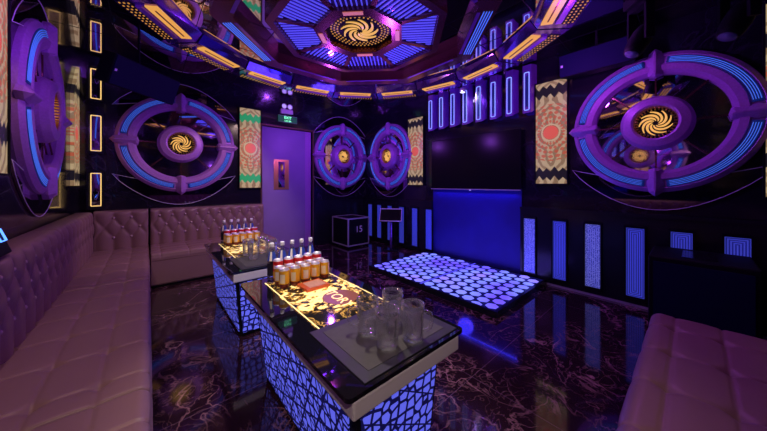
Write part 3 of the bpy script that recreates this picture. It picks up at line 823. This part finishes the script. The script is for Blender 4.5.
MB().lathe([(.0,0),(.035,0),(.04,-.02),(.042,-.06),(.034,-.062),(.034,-.05),(0,-.05)],20).build('spot_body','silver',t)
MB().lathe([(0,-.058),(.033,-.058),(.033,-.052),(0,-.052)],20).build('lens','lens',t)

# ------------------------------------------------------------------ exit sign and emergency lamp
t=thing('exit_sign','green lit EXIT sign above the door','sign',(1.905,YB,2.37))
MB().box(-.17,.17,-.03,-.005,-.058,.058).build('sign_box','green_b',t,bev=.004)
for w,s,z in (('EXIT',.066,.002),('LOI RA',.040,-.046)):
    text(w,s,'sign_lettering','green_e',t,(0,-.032,z),(PI/2,0,0))
MB().tube([(-.17,-.031,-.058),(.17,-.031,-.058),(.17,-.031,.058),(-.17,-.031,.058)],.003,closed=True,seg=6).build('sign_edge','silver',t)
t=thing('emergency_lamp','white emergency lamp with two round heads above the exit sign','emergency light',(1.88,YB,2.51))
MB().box(-.11,.11,-.06,0,-.045,.03).build('battery_box','white',t,bev=.006)
for sx in (-1,1):
    o=MB().lathe([(0,.0),(.02,.0),(.045,.03),(.048,.045),(.040,.045),(.038,.038),(0,.038)],20,0,RX).build('lamp_head','white',t,loc=(sx*.052,-.02,.078))
    MB().lathe([(0,.040),(.036,.040),(.036,.036),(0,.036)],20,0,RX).build('lens','lens_d',o)

# ------------------------------------------------------------------ light
def point(n,loc,e,col,r=.06):
    l=bpy.data.lights.new(n,'POINT'); l.energy=e; l.color=col; l.shadow_soft_size=r
    o=bpy.data.objects.new(n,l); C.objects.link(o); o.location=loc; return o
def aim(o,to): o.rotation_euler=(Vector(to)-o.location).to_track_quat('-Z','Y').to_euler()
def spot(n,loc,to,e,col,ang,blend=.6,r=.04):
    l=bpy.data.lights.new(n,'SPOT'); l.energy=e; l.color=col; l.spot_size=math.radians(ang); l.spot_blend=blend; l.shadow_soft_size=r
    o=bpy.data.objects.new(n,l); C.objects.link(o); o.location=loc; aim(o,to); return o
def area(n,loc,to,e,col,sx,sy):
    l=bpy.data.lights.new(n,'AREA'); l.energy=e; l.color=col; l.shape='RECTANGLE'; l.size=sx; l.size_y=sy
    o=bpy.data.objects.new(n,l); C.objects.link(o); o.location=loc; aim(o,to); return o
VI=(.38,.08,1.0); BL=(.04,.03,1.0); WM=(1.0,.62,.46)
point('violet_fill',(2.3,2.5,2.0),20,VI,.04)  # added violet fill hanging free below the ceiling, no fixture
point('violet_fill_back',(2.2,3.8,2.05),21,VI,.04)  # second free-floating violet fill, put in towards the back wall
point('violet_fill_left',(-.35,2.5,2.2),5,VI,.04)  # weak violet fill added above the left sofa, no fixture
point('magenta_fill_right',(2.9,.78,2.25),13,(.58,.10,1.0),.08)  # unseen magenta fill added for the largest medallion
spot('warm_fill_near',(-.42,-.58,2.5),(.7,1.3,.4),75,(1,.76,.64),72)  # fill added from behind the camera to brighten the table slab
spot('warm_fill_left',(-.25,1.9,2.6),(-.22,2.3,.4),21,WM,105)  # warm fill added over the left seats, source unseen
spot('warm_fill_back',(1.5,2.9,2.5),(.6,4.6,.6),70,(1,.66,.64),75)  # unseen warm fill put in for the rear sofa
spot('warm_fill_table',(1.1,1.5,2.5),(.8,1.3,.5),85,(1,.85,.74),50)  # fill added to brighten the cans and the near tabletop
spot('warm_fill_far_table',(.5,1.7,2.5),(.8,2.5,.5),90,(1,.88,.85),40)  # added fill for the farther table, no fixture above it
spot('magenta_fill_sofa',(2.0,.8,2.4),(2.0,-.1,.4),12,(.75,.2,.70),80)  # unseen magenta fill added over the lower right sofa
spot('white_fin_spot',(3.40,2.20,2.54),(3.66,2.05,2.2),11,(.85,.85,1.0),95)
area('tv_strip_light',(3.60,2.18,1.07),(3.66,2.18,.0),1.4,BL,1.36,.03)
area('stage_glow',(2.96,2.07,.075),(2.96,2.07,2),12.0,(.16,.08,1.0),1.2,1.7)
point('blue_fill_tv',(3.2,2.0,.7),2.5,BL,.1)  # blue fill added in mid-air before the wall under the television
w=bpy.data.worlds.new('world'); bpy.context.scene.world=w; w.use_nodes=True
w.node_tree.nodes['Background'].inputs[0].default_value=(.01,.005,.03,1); w.node_tree.nodes['Background'].inputs[1].default_value=.3

# ------------------------------------------------------------------ camera
cd=bpy.data.cameras.new('camera'); cam=bpy.data.objects.new('camera',cd); C.objects.link(cam)
cd.sensor_width=36; cd.lens=270/767*36; cd.shift_y=-31.5/767; cd.clip_start=.02
cam.location=(0,0,1.2); cam.rotation_euler=(PI/2,0,-math.atan2(.657,.754))
sc=bpy.context.scene; sc.camera=cam
sc.view_settings.view_transform='Standard'; sc.view_settings.look='None'; sc.view_settings.gamma=1; sc.view_settings.exposure=0
